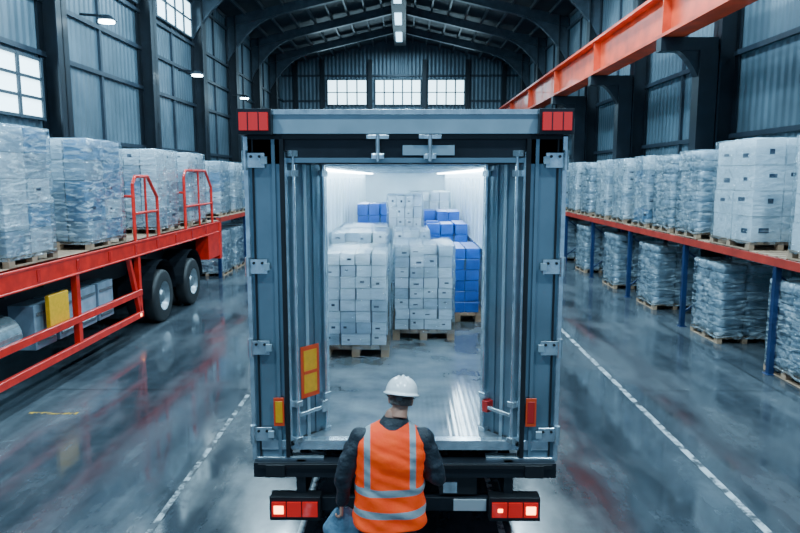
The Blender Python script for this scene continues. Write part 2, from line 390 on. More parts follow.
# ---------------------------------------------------------------- pallet loads
def pallet(b,w,d):
    for x in (-w/2,-.05,w/2-.1): 
        b.box(x,x+.1,-d/2,d/2,0,.022,'wood')
        for y in (-d/2,-.07,d/2-.14): b.box(x,x+.1,y,y+.14,.022,.1,'wood')
    for y in (-d/2,-.05,d/2-.1): b.box(-w/2,w/2,y,y+.1,.1,.122,'wood')
    n=7
    for i in range(n):
        x=-w/2+(w-.1)*i/(n-1); b.box(x,x+.1,-d/2,d/2,.122,.144,'wood')
def shell(b,w,d,z0,z1,k,seed,amp=.012):
    # film pulled tight round a square load: rounded rectangle section with tight corners
    a,c,r=w/2,d/2,.025; sec=[]
    ns=12
    for (cx,cy,t0) in ((a-r,c-r,0),(-a+r,c-r,90),(-a+r,-c+r,180),(a-r,-c+r,270)):
        for q in (0,30,60,90):
            t=math.radians(t0+q); sec.append((cx+r*math.cos(t),cy+r*math.sin(t),math.cos(t),math.sin(t)))
        last=sec[-1]
        nx_={0:(-a+r,c),90:(-a,-c+r),180:(a-r,-c),270:(a,c-r)}[t0]
        for i in range(1,ns):
            f=i/ns; f=.02+f*.96
            sec.append((last[0]+(nx_[0]-last[0])*f,last[1]+(nx_[1]-last[1])*f,last[2],last[3]))
    n=len(sec); m=18; vs=[];fs=[]
    zs=[z0+(z1-.02-z0)*j/m for j in range(m+1)]
    for z in zs:
        for (x,y,nx2,ny2) in sec:
            p=abs(noise.noise(Vector((x*3+seed,y*3,z*5))))*amp*2+noise.noise(Vector((x*9+seed,y*9,z*13)))*amp*.5
            vs.append((x+nx2*p,y+ny2*p,z))
    for z,s in ((z1-.004,1-.006),(z1,.97),(z1,.5),(z1,.02)):
        for (x,y,nx2,ny2) in sec: vs.append((x*s,y*s,z+abs(noise.noise(Vector((x*4*s,y*4*s,seed))))*.012*(s<.98)))
    R=len(vs)//n
    for j in range(R-1):
        for i in range(n): fs.append((j*n+i,j*n+(i+1)%n,(j+1)*n+(i+1)%n,(j+1)*n+i))
    b.add(vs,fs,k,True)
def rbox(b,c,h,k,rnd,seed,flat=.12):
    n=10; m=6; vs=[];fs=[]
    for j in range(m+1):
        ph=-math.pi/2+math.pi*j/m
        for i in range(4*n):
            t=2*math.pi*(i+.5)/(4*n)
            e=10
            cx,sx=math.cos(t),math.sin(t); q=(abs(cx)**e+abs(sx)**e)**(-1/e)
            zc=math.copysign(abs(math.sin(ph))**.5,math.sin(ph)); rc=max(.02,math.cos(ph))**.16
            p=1+.04*noise.noise(Vector((cx*2+seed,sx*2,zc*2)))
            vs.append((c[0]+h[0]*q*cx*rc*p,c[1]+h[1]*q*sx*rc*p,c[2]+h[2]*zc))
    N=4*n
    for j in range(m):
        for i in range(N): fs.append((j*N+i,j*N+(i+1)%N,(j+1)*N+(i+1)%N,(j+1)*N+i))
    b.add(vs,fs,k,True)
def load_mesh(name,w,d,h,nx,ny,nz,cols,seed,wrap='wrap',labels=.3,uneven=0,sack=False,gap=.008):
    rnd=random.Random(seed); b=MB(); pallet(b,w,d)
    iw,idp=w-.06,d-.06; z0=.144; bh=(h-z0-(.02 if wrap else 0))/nz
    if not sack:
        b.box(-iw/2+.06,iw/2-.06,-idp/2+.06,idp/2-.06,z0,z0+bh*(nz-1)*.98,'silverd')
        for k in range(nz):
            for i in range(nx):
                for j in range(ny):
                    if k==nz-1 and rnd.random()<uneven: continue
                    if 0<k<nz-1 and 0<i<nx-1 and 0<j<ny-1: continue
                    x0=-iw/2+iw*i/nx;y0=-idp/2+idp*j/ny;z=z0+k*bh
                    ox,oy=rnd.uniform(-.01,.01),rnd.uniform(-.01,.01)
                    g=gap; kk=rnd.choice(cols)
                    X0,X1,Y0,Y1=x0+g+ox,x0+iw/nx-g+ox,y0+g+oy,y0+idp/ny-g+oy
                    b.box(X0,X1,Y0,Y1,z+.004,z+bh-.004,kk)
                    cw=X1-X0
                    if j==0 and rnd.random()<labels:
                        lx=X0+cw*rnd.uniform(.1,.5); lz=z+bh*rnd.uniform(.3,.6)
                        b.box(lx,lx+cw*rnd.uniform(.15,.4),Y0-.003,Y0,lz,lz+bh*rnd.uniform(.08,.22),'ink')
                    for ii,sx in ((0,-1),(nx-1,1)):
                        if i==ii and rnd.random()<labels:
                            ly=Y0+(Y1-Y0)*rnd.uniform(.1,.5); lz=z+bh*rnd.uniform(.3,.6); xx=X0 if sx<0 else X1
                            b.box(min(xx,xx+sx*.003),max(xx,xx+sx*.003),ly,ly+(Y1-Y0)*rnd.uniform(.15,.4),lz,lz+bh*rnd.uniform(.08,.2),'ink')
    else:
        for k in range(nz):
            for i in range(nx):
                for j in range(ny):
                    hx,hy=iw/nx/2,idp/ny/2
                    rbox(b,(-iw/2+hx*(2*i+1)+rnd.uniform(-.012,.012),-idp/2+hy*(2*j+1)+rnd.uniform(-.012,.012),z0+bh*(k+.5)),(hx*1.0,hy*1.0,bh*.53),rnd.choice(cols),rnd,seed+k*7+i*3+j)
    if wrap: shell(b,w+.0,d+.0,.10,h,wrap,seed)
    return b.mesh(name)
VAR={}
def getload(kind,w,d,h,s):
    key=(kind,w,d,h,s)
    if key in VAR: return VAR[key]
    if kind=='big': me=load_mesh("wrapped_carton_load",w,d,h,3,2,5,['carton2','carton','carton2','cartblue2','carton'],s,'wrap',.3,gap=.012)
    elif kind=='white': me=load_mesh("white_carton_load",w,d,h,2,2,4,['carton','carton','carton'],s,'wrapthin',.8)
    elif kind=='med': me=load_mesh("wrapped_carton_load",w,d,h,3,3,7,['carton','carton2','carton'],s,'wrap',.3,gap=.01)
    elif kind=='sack': me=load_mesh("wrapped_sack_load",w,d,h,2,2,8,['silver','silver','silver','carton2'],s,'wrap',0,0,True)
    elif kind=='small': me=load_mesh("small_carton_load",w,d,h,4,4,8,['carton','carton','carton','carton2'],s,'wrapthin',.5,.12,gap=.008)
    elif kind=='blue': me=load_mesh("blue_carton_load",w,d,h,3,3,6,['cartblue'],s,None,0,.1,gap=.01)
    elif kind=='dark': me=load_mesh("wrapped_block_load",w,d,h,2,2,6,['carton3','carton2','carton2'],s,'wrap',.1)
    VAR[key]=me; return me
NM={'big':'wrapped_pallet_load','white':'white_carton_pallet','med':'wrapped_pallet_load','sack':'wrapped_sack_pallet','small':'small_carton_pallet','blue':'blue_carton_pallet','dark':'wrapped_pallet_load'}
def put(kind,x,y,z,w,d,h,s=1,rot=0):
    o=bpy.data.objects.new(NM[kind],getload(kind,w,d,h,s)); o.location=(x,y,z); o.rotation_euler[2]=rot; COL.objects.link(o); addbev(o,.006,1)
    return o

RX0,RX1=6.1,7.15
b=MB(); posts=[7.3+3.6*i for i in range(9)]
for y in posts:
    for x in (RX0+.05,RX1-.05):
        b.box(x-.05,x+.05,y-.05,y+.05,0.01,1.98,'rackblue'); b.box(x-.09,x+.09,y-.09,y+.09,0,.012,'rackblue')
    b.bar((RX0+.05,y,.3),(RX1-.05,y,1.0),.04,.04,'rackblue'); b.bar((RX1-.05,y,1.0),(RX0+.05,y,1.7),.04,.04,'rackblue')
for x in (RX0,RX1-.1): b.box(x-.012,x+.09,posts[0]-.1,posts[-1]+.1,1.83,1.98,'rackred')
for i in range(int((posts[-1]-posts[0])/.3)):
    y=posts[0]+i*.3; b.box(RX0+.0,RX1,y,y+.24,1.98,2.0,'wood')
b.obj("pallet_rack",bevel=.004)
up=[(7.6,'big',1.2,1.9,3),(9.35,'white',1.2,1.95,1),(11.75,'white',1.5,1.97,2),(13.85,'sack',1.15,1.85,4),(15.3,'sack',1.1,1.8,5),(16.8,'big',1.1,1.82,6),(18.5,'med',1.2,1.8,7),(20.2,'med',1.2,1.8,8),(22.0,'sack',1.2,1.75,4),(23.8,'med',1.2,1.8,7),(25.6,'big',1.2,1.8,6),(27.5,'med',1.2,1.8,8),(29.6,'sack',1.2,1.75,4),(31.6,'med',1.2,1.8,7),(33.6,'big',1.2,1.8,6)]
for y,k,d,h,s in up: put(k,(RX0+RX1)/2+.03,y+d/2,2.0,1.14,d,h,s,random.uniform(-.015,.015))
for y,s in ((7.6,1),(9.95,2),(12.9,3),(16.3,1),(19.4,2),(22.7,1),(26,2),(29.5,3),(32.5,1)):
    put('sack',(RX0+RX1)/2+.12,y+.62,0,1.12,1.2,1.6,10+s,random.uniform(-.02,.02))

b=MB()
for y in (21.5,25,28.5,32):
    for x in (-6.05,-7.15): b.box(x-.05,x+.05,y-.05,y+.05,0,2.0,'rackblue')
for x in (-6.05,-7.15): b.box(x-.05,x+.05,21.4,32.1,1.83,1.98,'rackred')
for i in range(35): b.box(-7.2,-6.0,21.5+i*.3,21.74+i*.3,1.98,2.0,'wood')
b.obj("pallet_rack",bevel=.004)
for i,y in enumerate((22.4,24.2,26.1,28,30)):
    put('med' if i%2 else 'big',-6.6,y,2.0,1.14,1.2,1.8,6+i%3); put('dark',-6.6,y+.05,0,1.1,1.2,1.5,3)

# ---------------------------------------------------------------- red flatbed trailer
b=MB(); TX0,TX1=-8.0,-5.46
b.box(TX0,TX1-.12,3.5,19.6,1.78,2.0,'chassis')
b.box(TX1-.12,TX1,3.5,19.6,1.68,2.0,'red'); b.box(TX0,TX0+.1,3.5,19.6,1.68,2.0,'red')
b.box(TX1-.1,TX1+.02,3.5,19.6,1.96,2.0,'red'); b.box(TX1-.1,TX1+.02,3.5,19.6,1.68,1.71,'red')
for i in range(33): b.box(TX0+.1,TX1-.1,3.6+i*.49,3.6+i*.49+.46,2.0,2.012,'wood')
for x in (-7.3,-6.2): b.box(x-.08,x+.08,3.6,19.5,1.15,1.78,'chassis')
for i in range(16): b.box(TX0+.1,TX1-.12,4+i*1.02-.04,4+i*1.02+.04,1.6,1.78,'chassis'); 
for i in range(13): b.box(TX1,TX1+.015,3.7+i*1.2,3.78+i*1.2,1.74,1.93,'redd')
for z0,z1 in ((.86,.98),(.40,.52)): b.box(TX1-.07,TX1,4,13.6,z0,z1,'red')
for y in (4,7.6,10.9,13.5): 
    b.box(TX1-.12,TX1-.02,y,y+.12,.4,1.68,'red')
b.bar((TX1-.06,13.55,.46),(TX1-.06,13.1,1.68),.08,.1,'red')
b.box(TX0,TX1+.02,19.4,19.62,.9,2.0,'red'); b.box(TX1-.35,TX1+.01,18.3,19.4,1.0,1.68,'red')
for x in (-7.6,-6.0): b.box(x-.15,x+.15,19.62,19.66,1.0,1.2,'lampred')
b.cyl((-6.0,8.0,.95),(-6.0,9.6,.95),.32,'galv',24); 
for i in range(4):
    y=10.0+i*.72; b.box(-6.5,-5.72,y,y+.62,.62,1.32,'carton3'); b.box(-6.45,-5.7,y+.05,y+.57,.7,.75,'rim'); b.box(-6.45,-5.7,y+.05,y+.57,1.15,1.2,'rim')
b.box(-5.62,-5.55,10.15,10.75,.85,1.45,'yellow'); b.box(-6.6,-5.65,4.5,7.6,.6,1.4,'silverd')
b.cyl((-6.4,7.8,.35+.3),(-6.4,13,.65),.12,'chassis',16)
b.box(-5.53,-5.455,13.42,13.49,.43,.49,'lamphot')
for y in (14.95,17.05):
    for x in (-5.66,-6.02): b.wheel(x,y,.60,.32,1,'rim')
    for x in (-7.76,-7.4): b.wheel(x,y,.60,.32,-1,'rim')
    b.cyl((-7.5,y,.6),(-5.9,y,.6),.09,'chassis')
    for j in range(12):
        a0=math.pi*j/12;a1=math.pi*(j+1)/12
        for xa,xb in ((-6.25,-5.50),):
            c=(y,.66);R=.78
            b.add([(xa,c[0]+R*math.cos(a0),c[1]+R*math.sin(a0)),(xb,c[0]+R*math.cos(a0),c[1]+R*math.sin(a0)),(xb,c[0]+R*math.cos(a1),c[1]+R*math.sin(a1)),(xa,c[0]+R*math.cos(a1),c[1]+R*math.sin(a1))],[(0,1,2,3)],'chassis')
    b.box(-6.8,-6.2,y-.3,y+.3,.7,1.2,'chassis')
for x in (-7.3,-6.1): b.box(x-.08,x+.08,4.6,4.76,0,1.2,'chassis'); b.box(x-.15,x+.15,4.5,4.86,0,.03,'chassis')
def gate(y0,y1,zt):
    x=TX1-.04
    b.tube([(x,y0,2.0),(x,y0,zt-.15),(x,y0+.15,zt),(x,y1-.5,zt),(x,y1,zt-.45),(x,y1,2.0)],.035,'red')
    b.tube([(x,y0,2.55),(x,y1,2.55)],.03,'red'); b.tube([(x,(y0+y1)/2,2.0),(x,(y0+y1)/2,zt)],.025,'red')
    b.tube([(x,y0,2.0),(x,y0,2.9),(x-1.2,y0,2.9),(x-1.2,y0,2.0)],.03,'red')
gate(13.45,14.75,3.3); gate(16.6,18.9,3.45)
b.obj("red_flatbed_trailer",bevel=.006)
for y,k,s,w_,d_,h_ in ((7.2,'big',21,1.14,1.2,1.95),(9.2,'big',22,1.16,1.3,2.02),(11.6,'big',23,1.2,1.5,1.95),(14.95,'big',24,1.16,1.4,1.9),(17.2,'med',25,1.16,1.4,1.9)):
    put(k,-6.13,y+d_/2,2.012,w_,d_,h_,s,random.uniform(-.01,.01))
    put(k,-7.38,y+d_/2-.05,2.012,w_,d_,h_,s,random.uniform(-.01,.01))

# ---------------------------------------------------------------- cargo truck
b=MB(); Y0=5.5; YE=21.0; W=1.29; Z0=.87;ZF=1.04;ZC=3.42;ZT=3.82
b.box(-W,-1.24,Y0+.05,YE,Z0,ZT,'door2'); b.box(1.24,W,Y0+.05,YE,Z0,ZT,'door2')
b.box(-1.24,-1.225,Y0+.05,YE-.1,ZF,ZC,'inner'); b.box(1.225,1.24,Y0+.05,YE-.1,ZF,ZC,'inner')
b.box(-1.24,1.24,Y0+.05,YE,ZT-.1,ZT,'door2'); b.box(-1.24,1.24,Y0+.3,YE,ZC,ZC+.05,'inner')
b.box(-1.24,1.24,YE-.1,YE,Z0,ZT-.1,'inner'); b.box(-1.24,1.24,Y0+.02,YE-.1,ZF-.1,ZF,'deck')
for i in range(24):
    y=Y0+.5+i*.62
    for s in (-1,1): b.box(min(s*1.21,s*1.226),max(s*1.21,s*1.226),y,y+.05,ZF,ZC-.15,'inner')
    b.box(-.95,.95,y,y+.04,ZC-.03,ZC,'galv')
for s in (-1,1):
    b.box(min(s*1.2,s*1.226),max(s*1.2,s*1.226),Y0+.3,YE-.1,ZF,ZF+.25,'galv')
    b.box(min(s*.98,s*1.1),max(s*.98,s*1.1),Y0+.6,YE-.6,ZC-.05,ZC-.01,'led')
    b.box(min(s*1.2,s*1.226),max(s*1.2,s*1.226),Y0+.3,YE-.1,2.1,2.18,'galv')
b.box(-1.2,1.2,YE-.14,YE-.1,2.0,2.1,'galv')
b.box(-1.06,1.1,Y0-.08,Y0+.06,3.64,3.80,'door2'); b.box(-1.08,1.12,Y0-.1,Y0-.06,3.79,3.83,'galv')
b.box(-1.3,1.32,Y0-.02,Y0+.3,3.40,3.64,'chassis'); b.box(-1.0,1.02,Y0-.05,Y0-.02,3.60,3.64,'black')
b.box(-1.0,1.0,Y0-.05,Y0-.02,3.41,3.45,'door')
b.box(-.02,.40,Y0-.06,Y0-.02,3.47,3.55,'door2')
for x in (-.22,.2):
    b.cyl((x,Y0-.09,3.42),(x,Y0-.09,3.63),.018,'galv',10); b.box(x-.05,x+.05,Y0-.1,Y0-.04,3.44,3.48,'galv'); b.box(x-.09,x+.09,Y0-.1,Y0-.04,3.6,3.63,'galv')
ang=math.atan2(.34,.29)
for s in (-1,1):
    def bx(a,c,y0,y1,z0,z1,k): b.box(min(s*a,s*c),max(s*a,s*c),y0,y1,z0,z1,k)
    bx(1.0,1.305,Y0-.02,Y0+.06,.9,3.6,'door')
    bx(1.275,1.31,Y0-.06,Y0+.06,.88,3.62,'galv')
    bx(1.235,1.25,Y0-.035,Y0-.02,.9,3.6,'black')
    bx(1.06,1.09,Y0-.035,Y0-.02,.9,3.6,'door')
    bx(.985,1.02,Y0-.06,Y0+.06,.9,3.6,'black')
    ca,sa=math.cos(ang),math.sin(ang)
    dirv=Vector((-s*ca,sa,0)); nrm=Vector((s*sa,ca,0))
    mt=Matrix(((dirv.x,nrm.x,0,s*.985),(dirv.y,nrm.y,0,Y0-.05),(0,0,1,0),(0,0,0,1)))
    Lf=.44
    def lf(a,c,y0,y1,z0,z1,k): b.box(a,c,y0,y1,z0,z1,k,mt)
    lf(0,Lf,0,.07,1.0,3.5,'door')
    lf(Lf-.03,Lf+.012,-.02,.09,1.0,3.5,'galv'); lf(0,.02,-.012,0,1.0,3.5,'galv')
    for q in (.09,.19,.29): lf(q,q+.035,-.014,0,1.02,3.48,'door2' if q==.19 else 'door')
    lf(0,Lf,-.012,0,1.0,1.05,'black'); lf(0,Lf,-.012,0,3.45,3.5,'black')
    for q in (.055,.385):
        p0=mt@Vector((q,-.05,1.0)); p1=mt@Vector((q,-.05,3.5)); b.cyl(p0,p1,.014,'galv',10)
        for z in (1.03,1.35,3.3,3.46): lf(q-.035,q+.035,-.07,0,z,z+.05,'galv')
    lf(.05,.33,-.085,-.06,1.27,1.30,'galv'); lf(.3,.36,-.09,0,1.24,1.34,'redd' if s>0 else 'galv')
    for z in (1.10,1.86,2.55,3.42):
        bx(1.14,1.30,Y0-.06,Y0-.045,z-.05,z+.07,'galv'); b.cyl((s*1.30,Y0-.06,z-.07),(s*1.30,Y0-.06,z+.09),.024,'galv',12)
        bx(1.12,1.17,Y0-.07,Y0-.045,z-.02,z+.04,'door2'); 
        for xx in (1.18,1.25): b.cyl((s*xx,Y0-.062,z+.04),(s*xx,Y0-.072,z+.04),.012,'black',8)
    bx(1.06,1.33,Y0-.16,Y0+.0,3.63,3.83,'chassis'); bx(1.08,1.31,Y0-.185,Y0-.16,3.66,3.80,'lampred')
    for q in (1.15,1.235): bx(q,q+.008,Y0-.19,Y0-.185,3.66,3.80,'chassis')
    bx(1.03,1.12,Y0-.052,Y0-.045,1.18,1.43,'orange'); bx(1.045,1.105,Y0-.055,Y0-.052,1.21,1.40,'yellow' if s<0 else 'redd')
    bx(.7,1.3,Y0-.05,Y0+.05,.87,.9,'galv')
    b.box(min(s*.72,s*1.15),max(s*.72,s*1.15),Y0-.18,Y0-.05,.39,.60,'black')
    bx(.74,.87,Y0-.2,Y0-.18,.43,.56,'lampred'); bx(.88,1.0,Y0-.2,Y0-.18,.43,.56,'lampred'); bx(1.01,1.13,Y0-.2,Y0-.18,.43,.56,'lampred')
    bx(1.03,1.11,Y0-.205,Y0-.2,.46,.53,'lamphot')
    if s>0: bx(.79,.83,Y0-.205,Y0-.2,.48,.51,'lamphot')
    b.box(min(s*.85,s*.93),max(s*.85,s*.93),Y0-.1,Y0+.3,.55,.88,'chassis')
    if s<0:
        lf(.12,.33,-.02,-.014,1.39,1.85,'orange'); lf(.15,.30,-.023,-.02,1.43,1.81,'yellow'); lf(.15,.30,-.026,-.023,1.60,1.63,'orange')
b.box(-1.25,1.25,Y0-.03,Y0+.06,.96,1.045,'galv')
b.box(-1.29,1.29,Y0-.12,Y0+.05,.75,.88,'chassis'); b.box(-1.25,1.25,Y0-.14,Y0-.12,.84,.875,'black')
for x in (-1.1,1.1): b.box(x-.08,x+.08,Y0-.15,Y0-.12,.76,.87,'black')
b.box(-.72,.72,Y0-.1,Y0-.02,.44,.56,'chassis'); b.box(.42,.70,Y0-.12,Y0-.1,.45,.55,'plate')
b.box(.30,.62,Y0-.08,Y0+.1,.58,.75,'black'); b.box(.33,.45,Y0-.1,Y0-.08,.6,.7,'galv')
for x in (-.45,.45): b.box(x-.07,x+.07,Y0+.05,YE,.55,.87,'chassis')
for i in range(15): b.box(-1.25,1.25,Y0+.4+i,Y0+.5+i,.8,.94,'chassis')
for s in (-1,1):
    for y in (8.2,9.5,10.8):
        b.wheel(s*1.08,y,.5,.36,s)
        if s>0: b.cyl((-1,y,.5),(1,y,.5),.07,'chassis')
    b.box(min(s*.9,s*1.25),max(s*.9,s*1.25),7.4,7.43,.25,.85,'black')
    b.box(min(s*1.2,s*1.24),max(s*1.2,s*1.24),12,18,.45,.8,'galv')
b.box(-1.2,1.2,21.5,23.4,1.0,3.6,'door2'); b.box(-1.1,1.1,23.4,23.5,2.0,3.1,'black'); b.box(-1.2,1.2,21.4,23.5,.4,1.0,'chassis'); b.box(-.5,.5,18.6,21.5,.6,.85,'chassis')
for s in (-1,1):
    b.wheel(s*1.05,19.6,.5,.34,s); b.wheel(s*1.05,22.6,.5,.34,s)
b.obj("cargo_truck",bevel=.004)

dz=ZF
put('small',-.62,8.12+.6,dz,.84,1.15,1.33,31)
put('small',.26,9.0+.6,dz,.86,1.15,1.33,32)
put('small',-.72,10.3+.5,dz,.9,1.1,1.40,33); put('small',.1,10.9+.5,dz,.62,1.1,1.38,34)
put('blue',.82,10.2+.55,dz,.76,1.1,1.16,35)
put('small',-.75,12.1+.5,dz,.9,1.1,1.36,36); put('small',.0,13.2+.5,dz,.72,1.1,1.9,37)
put('blue',.78,12.2+.5,dz,.80,1.1,1.40,38); put('blue',-.66,14.8,dz,.8,1.1,1.68,39)
put('blue',.77,14.2,dz,.80,1.1,1.55,41); put('small',.6,16.8,dz,1.0,1.1,1.9,40); put('small',-.6,16.8,dz,1.0,1.1,1.6,42)

# ---------------------------------------------------------------- worker
M['jacket']=mat("jacket_navy",(0.012,0.019,0.028),0.65,0,0.3,12,0.6,30)
M['trouser']=mat("trouser_navy",(0.012,0.02,0.035),0.8,0,0.25,12,0.5,30)
M['skin']=mat("skin",(0.52,0.26,0.18),0.5,0,0.12,12,0.1,60)
M['hair']=mat("grey_hair",(0.13,0.115,0.105),0.7,0,0.5,60,0.8,120)
M['boot']=mat("boot_leather",(0.03,0.022,0.016),0.5,0,0.2,10)
M['eye']=mat("eye_white",(0.8,0.8,0.8),0.2)
M['lips']=mat("lips",(0.42,0.15,0.12),0.5)
M['bag']=mat("blue_cloth",(0.11,0.21,0.30),0.6,0,0.25,8,0.8,14)
M['tab']=mat("tablet_black",(0.01,0.01,0.012),0.15)
def vest_mat():
    m,nt,b_=newmat("hi_vis_vest"); N=nt.nodes.new; L=nt.links.new
    tc=N("ShaderNodeTexCoord"); sx=N("ShaderNodeSeparateXYZ"); L(tc.outputs["Object"],sx.inputs[0])
    def rng(src,lo,hi):
        a=N("ShaderNodeMath");a.operation='GREATER_THAN';a.inputs[1].default_value=lo;L(src,a.inputs[0])
        c=N("ShaderNodeMath");c.operation='LESS_THAN';c.inputs[1].default_value=hi;L(src,c.inputs[0])
        d=N("ShaderNodeMath");d.operation='MULTIPLY';L(a.outputs[0],d.inputs[0]);L(c.outputs[0],d.inputs[1]);return d.outputs[0]
    def mxx(p,q):
        d=N("ShaderNodeMath");d.operation='MAXIMUM';L(p,d.inputs[0]);L(q,d.inputs[1]);return d.outputs[0]
    ab=N("ShaderNodeMath");ab.operation='ABSOLUTE';L(sx.outputs[0],ab.inputs[0])
    z=sx.outputs[2]
    vert=rng(ab.outputs[0],.14,.185)
    up_=N("ShaderNodeMath");up_.operation='GREATER_THAN';up_.inputs[1].default_value=1.07;L(z,up_.inputs[0])
    v2=N("ShaderNodeMath");v2.operation='MULTIPLY';L(vert,v2.inputs[0]);L(up_.outputs[0],v2.inputs[1])
    mask=mxx(mxx(rng(z,1.05,1.105),rng(z,.885,.94)),v2.outputs[0])
    n=N("ShaderNodeTexNoise");n.inputs["Scale"].default_value=7;n.inputs["Detail"].default_value=5;L(tc.outputs["Object"],n.inputs["Vector"])
    r=N("ShaderNodeValToRGB");r.color_ramp.elements[0].position=.3;r.color_ramp.elements[1].position=.7
    r.color_ramp.elements[0].color=(.9,.042,.001,1);r.color_ramp.elements[1].color=(1,.09,.002,1);L(n.outputs["Fac"],r.inputs["Fac"])
    mx=N("ShaderNodeMixRGB");L(mask,mx.inputs[0]);L(r.outputs["Color"],mx.inputs[1]);mx.inputs[2].default_value=(.32,.39,.42,1);L(mx.outputs[0],b_.inputs["Base Color"])
    b_.inputs["Emission Color"].default_value=(1,.065,.001,1)  # faint glow put into the orange cloth to strengthen its colour
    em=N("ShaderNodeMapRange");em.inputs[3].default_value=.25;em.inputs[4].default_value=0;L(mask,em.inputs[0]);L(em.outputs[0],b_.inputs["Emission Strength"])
    mr=N("ShaderNodeMapRange");mr.inputs[3].default_value=.75;mr.inputs[4].default_value=.35;L(mask,mr.inputs[0]);L(mr.outputs[0],b_.inputs["Roughness"])
    bp=N("ShaderNodeBump");bp.inputs["Strength"].default_value=.6;bp.inputs["Distance"].default_value=.02;L(n.outputs["Fac"],bp.inputs["Height"]);L(bp.outputs["Normal"],b_.inputs["Normal"])
    return m
M['vest']=vest_mat()

root=bpy.data.objects.new("warehouse_worker",None); COL.objects.link(root)
def child(o,name):
    o.name=name; o.parent=root; return o
def remeshed(mb,name,vox,smooth=4,zones=None,disp=0):
    o=bpy.data.objects.new(name,mb.mesh(name)); COL.objects.link(o)
    r=o.modifiers.new("r",'REMESH'); r.mode='VOXEL'; r.voxel_size=vox; r.use_smooth_shade=True
    s=o.modifiers.new("s",'SMOOTH'); s.iterations=smooth; s.factor=.5
    dg=bpy.context.evaluated_depsgraph_get(); me=bpy.data.meshes.new_from_object(o.evaluated_get(dg))
    o.modifiers.clear(); o.data=me
    if disp:
        for v in me.vertices:
            p=v.co; v.co=p+v.normal*(noise.noise(Vector((p.x*9,p.y*9,p.z*14)))*disp)
    me.materials.clear()
    if zones:
        keys,fn=zones
        for k in keys: me.materials.append(M[k])
        for p in me.polygons: p.material_index=fn(p.center); p.use_smooth=True
    else:
        me.materials.append(M[mb.mats[0]])
        for p in me.polygons: p.use_smooth=True
    return o
def limb(b,pts,k='jacket'):
    for i in range(len(pts)-1):
        (p,r),(q,r2)=pts[i],pts[i+1]
        b.cyl(p,q,r,k,20,r2)
    for p,r in pts: b.ball(p,(r,r,r),k,20,12)
b=MB()
b.loft([(0,0,.84,.15,.10),(0,0,.90,.178,.125),(0,0,.98,.185,.13),(0,.0,1.10,.172,.122),(.005,.0,1.25,.188,.13),(.01,.005,1.38,.205,.132),(.012,.01,1.46,.198,.118),(.02,.02,1.53,.12,.09),(.03,.025,1.57,.07,.072),(.05,.035,1.64,.06,.064)],'jacket')
RS,RE,RW=(.235,.005,1.43),(.345,-.02,1.14),(.20,.24,1.10)
LS,LE,LW=(-.215,.005,1.43),(-.335,-.03,1.16),(-.355,.05,.93)
limb(b,[((.12,0,1.43),.085),(RS,.088),((.29,-.01,1.3),.078),(RE,.068),(RW,.045)])
limb(b,[((-.11,0,1.43),.085),(LS,.088),((-.28,-.01,1.3),.078),(LE,.066),(LW,.046)])
for s in (-1,1): limb(b,[((s*.095,0,.9),.11),((s*.105,.01,.7),.092),((s*.115,.02,.5),.070),((s*.12,-.0,.3),.066),((s*.125,-.02,.10),.052)])
body=remeshed(b,"body",.011,5,(['trouser','jacket','skin'],lambda c:0 if c.z<.93 and abs(c.x)<.24 else (2 if c.z>1.60 else 1)),.02)
child(body,"body")
for s in (-1,1):
    b=MB()
    x=s*.125
    b.loft([(x,.04,.0,.052,.15),(x,.04,.03,.054,.152),(x,.03,.06,.05,.135),(x,-.01,.09,.046,.085),(x,-.03,.16,.055,.062),(x,-.025,.2,.058,.062)],'boot',28)
    o=remeshed(b,"boot",.008,2); child(o,"boot_%s"%('right' if s>0 else 'left'))
def cr(ks,t):
    n=len(ks)-1; u=t*n; i=min(int(u),n-1); f=u-i
    p0=ks[max(i-1,0)];p1=ks[i];p2=ks[i+1];p3=ks[min(i+2,n)]
    return [.5*((2*p1[j])+(-p0[j]+p2[j])*f+(2*p0[j]-5*p1[j]+4*p2[j]-p3[j])*f*f+(-p0[j]+3*p1[j]-3*p2[j]+p3[j])*f**3) for j in range(len(p1))]
ks=[(0,0,.80,.275,.178),(0,0,.95,.262,.172),(0,0,1.10,.250,.164),(0,0,1.25,.254,.164),(.008,.0,1.36,.260,.162),(.01,.005,1.44,.250,.148),(.015,.01,1.50,.205,.125),(.022,.015,1.535,.140,.107),(.03,.02,1.555,.105,.09)]
vs=[];fs=[];n=120;m=90
for j in range(m+1):
    cx,cy,z,a,bb=cr(ks,j/m)
    for i in range(n):
        t=2*math.pi*i/n;c=math.cos(t);q=math.sin(t);e=2.5
        x=a*math.copysign(abs(c)**(2/e),c);y=bb*math.copysign(abs(q)**(2/e),q)
        w=noise.noise(Vector((x*8,y*8,z*9)))*.018+noise.noise(Vector((x*3+5+z*4,y*3,z*18+x*8)))*.022
        w*=min(1,(1.6-z)*4)
        vs.append((cx+x*(1+w*2.5),cy+y*(1+w*4),z+noise.noise(Vector((x*6,y*6,3)))*.014-.02*(1-(x/a)**2)*(1 if z<1.3 else 0)))
for j in range(m):
    for i in range(n): fs.append((j*n+i,j*n+(i+1)%n,(j+1)*n+(i+1)%n,(j+1)*n+i))
b=MB(); b.add(vs,fs,'vest',True)
o=b.obj("safety_vest",recenter=False); sd=o.modifiers.new("s",'SOLIDIFY'); sd.thickness=.006; child(o,"safety_vest")
b=MB(); b.loft([(.03,.01,1.53,.125,.105),(.034,.02,1.56,.105,.098),(.045,.028,1.60,.084,.086),(.047,.03,1.605,.076,.078),(.04,.026,1.57,.075,.076)],'jacket',40,False)
o=b.obj("collar",recenter=False); child(o,"jacket_collar")
HM=Matrix.Translation((.085,.055,1.72))@Euler((-.26,.08,-.15)).to_matrix().to_4x4()
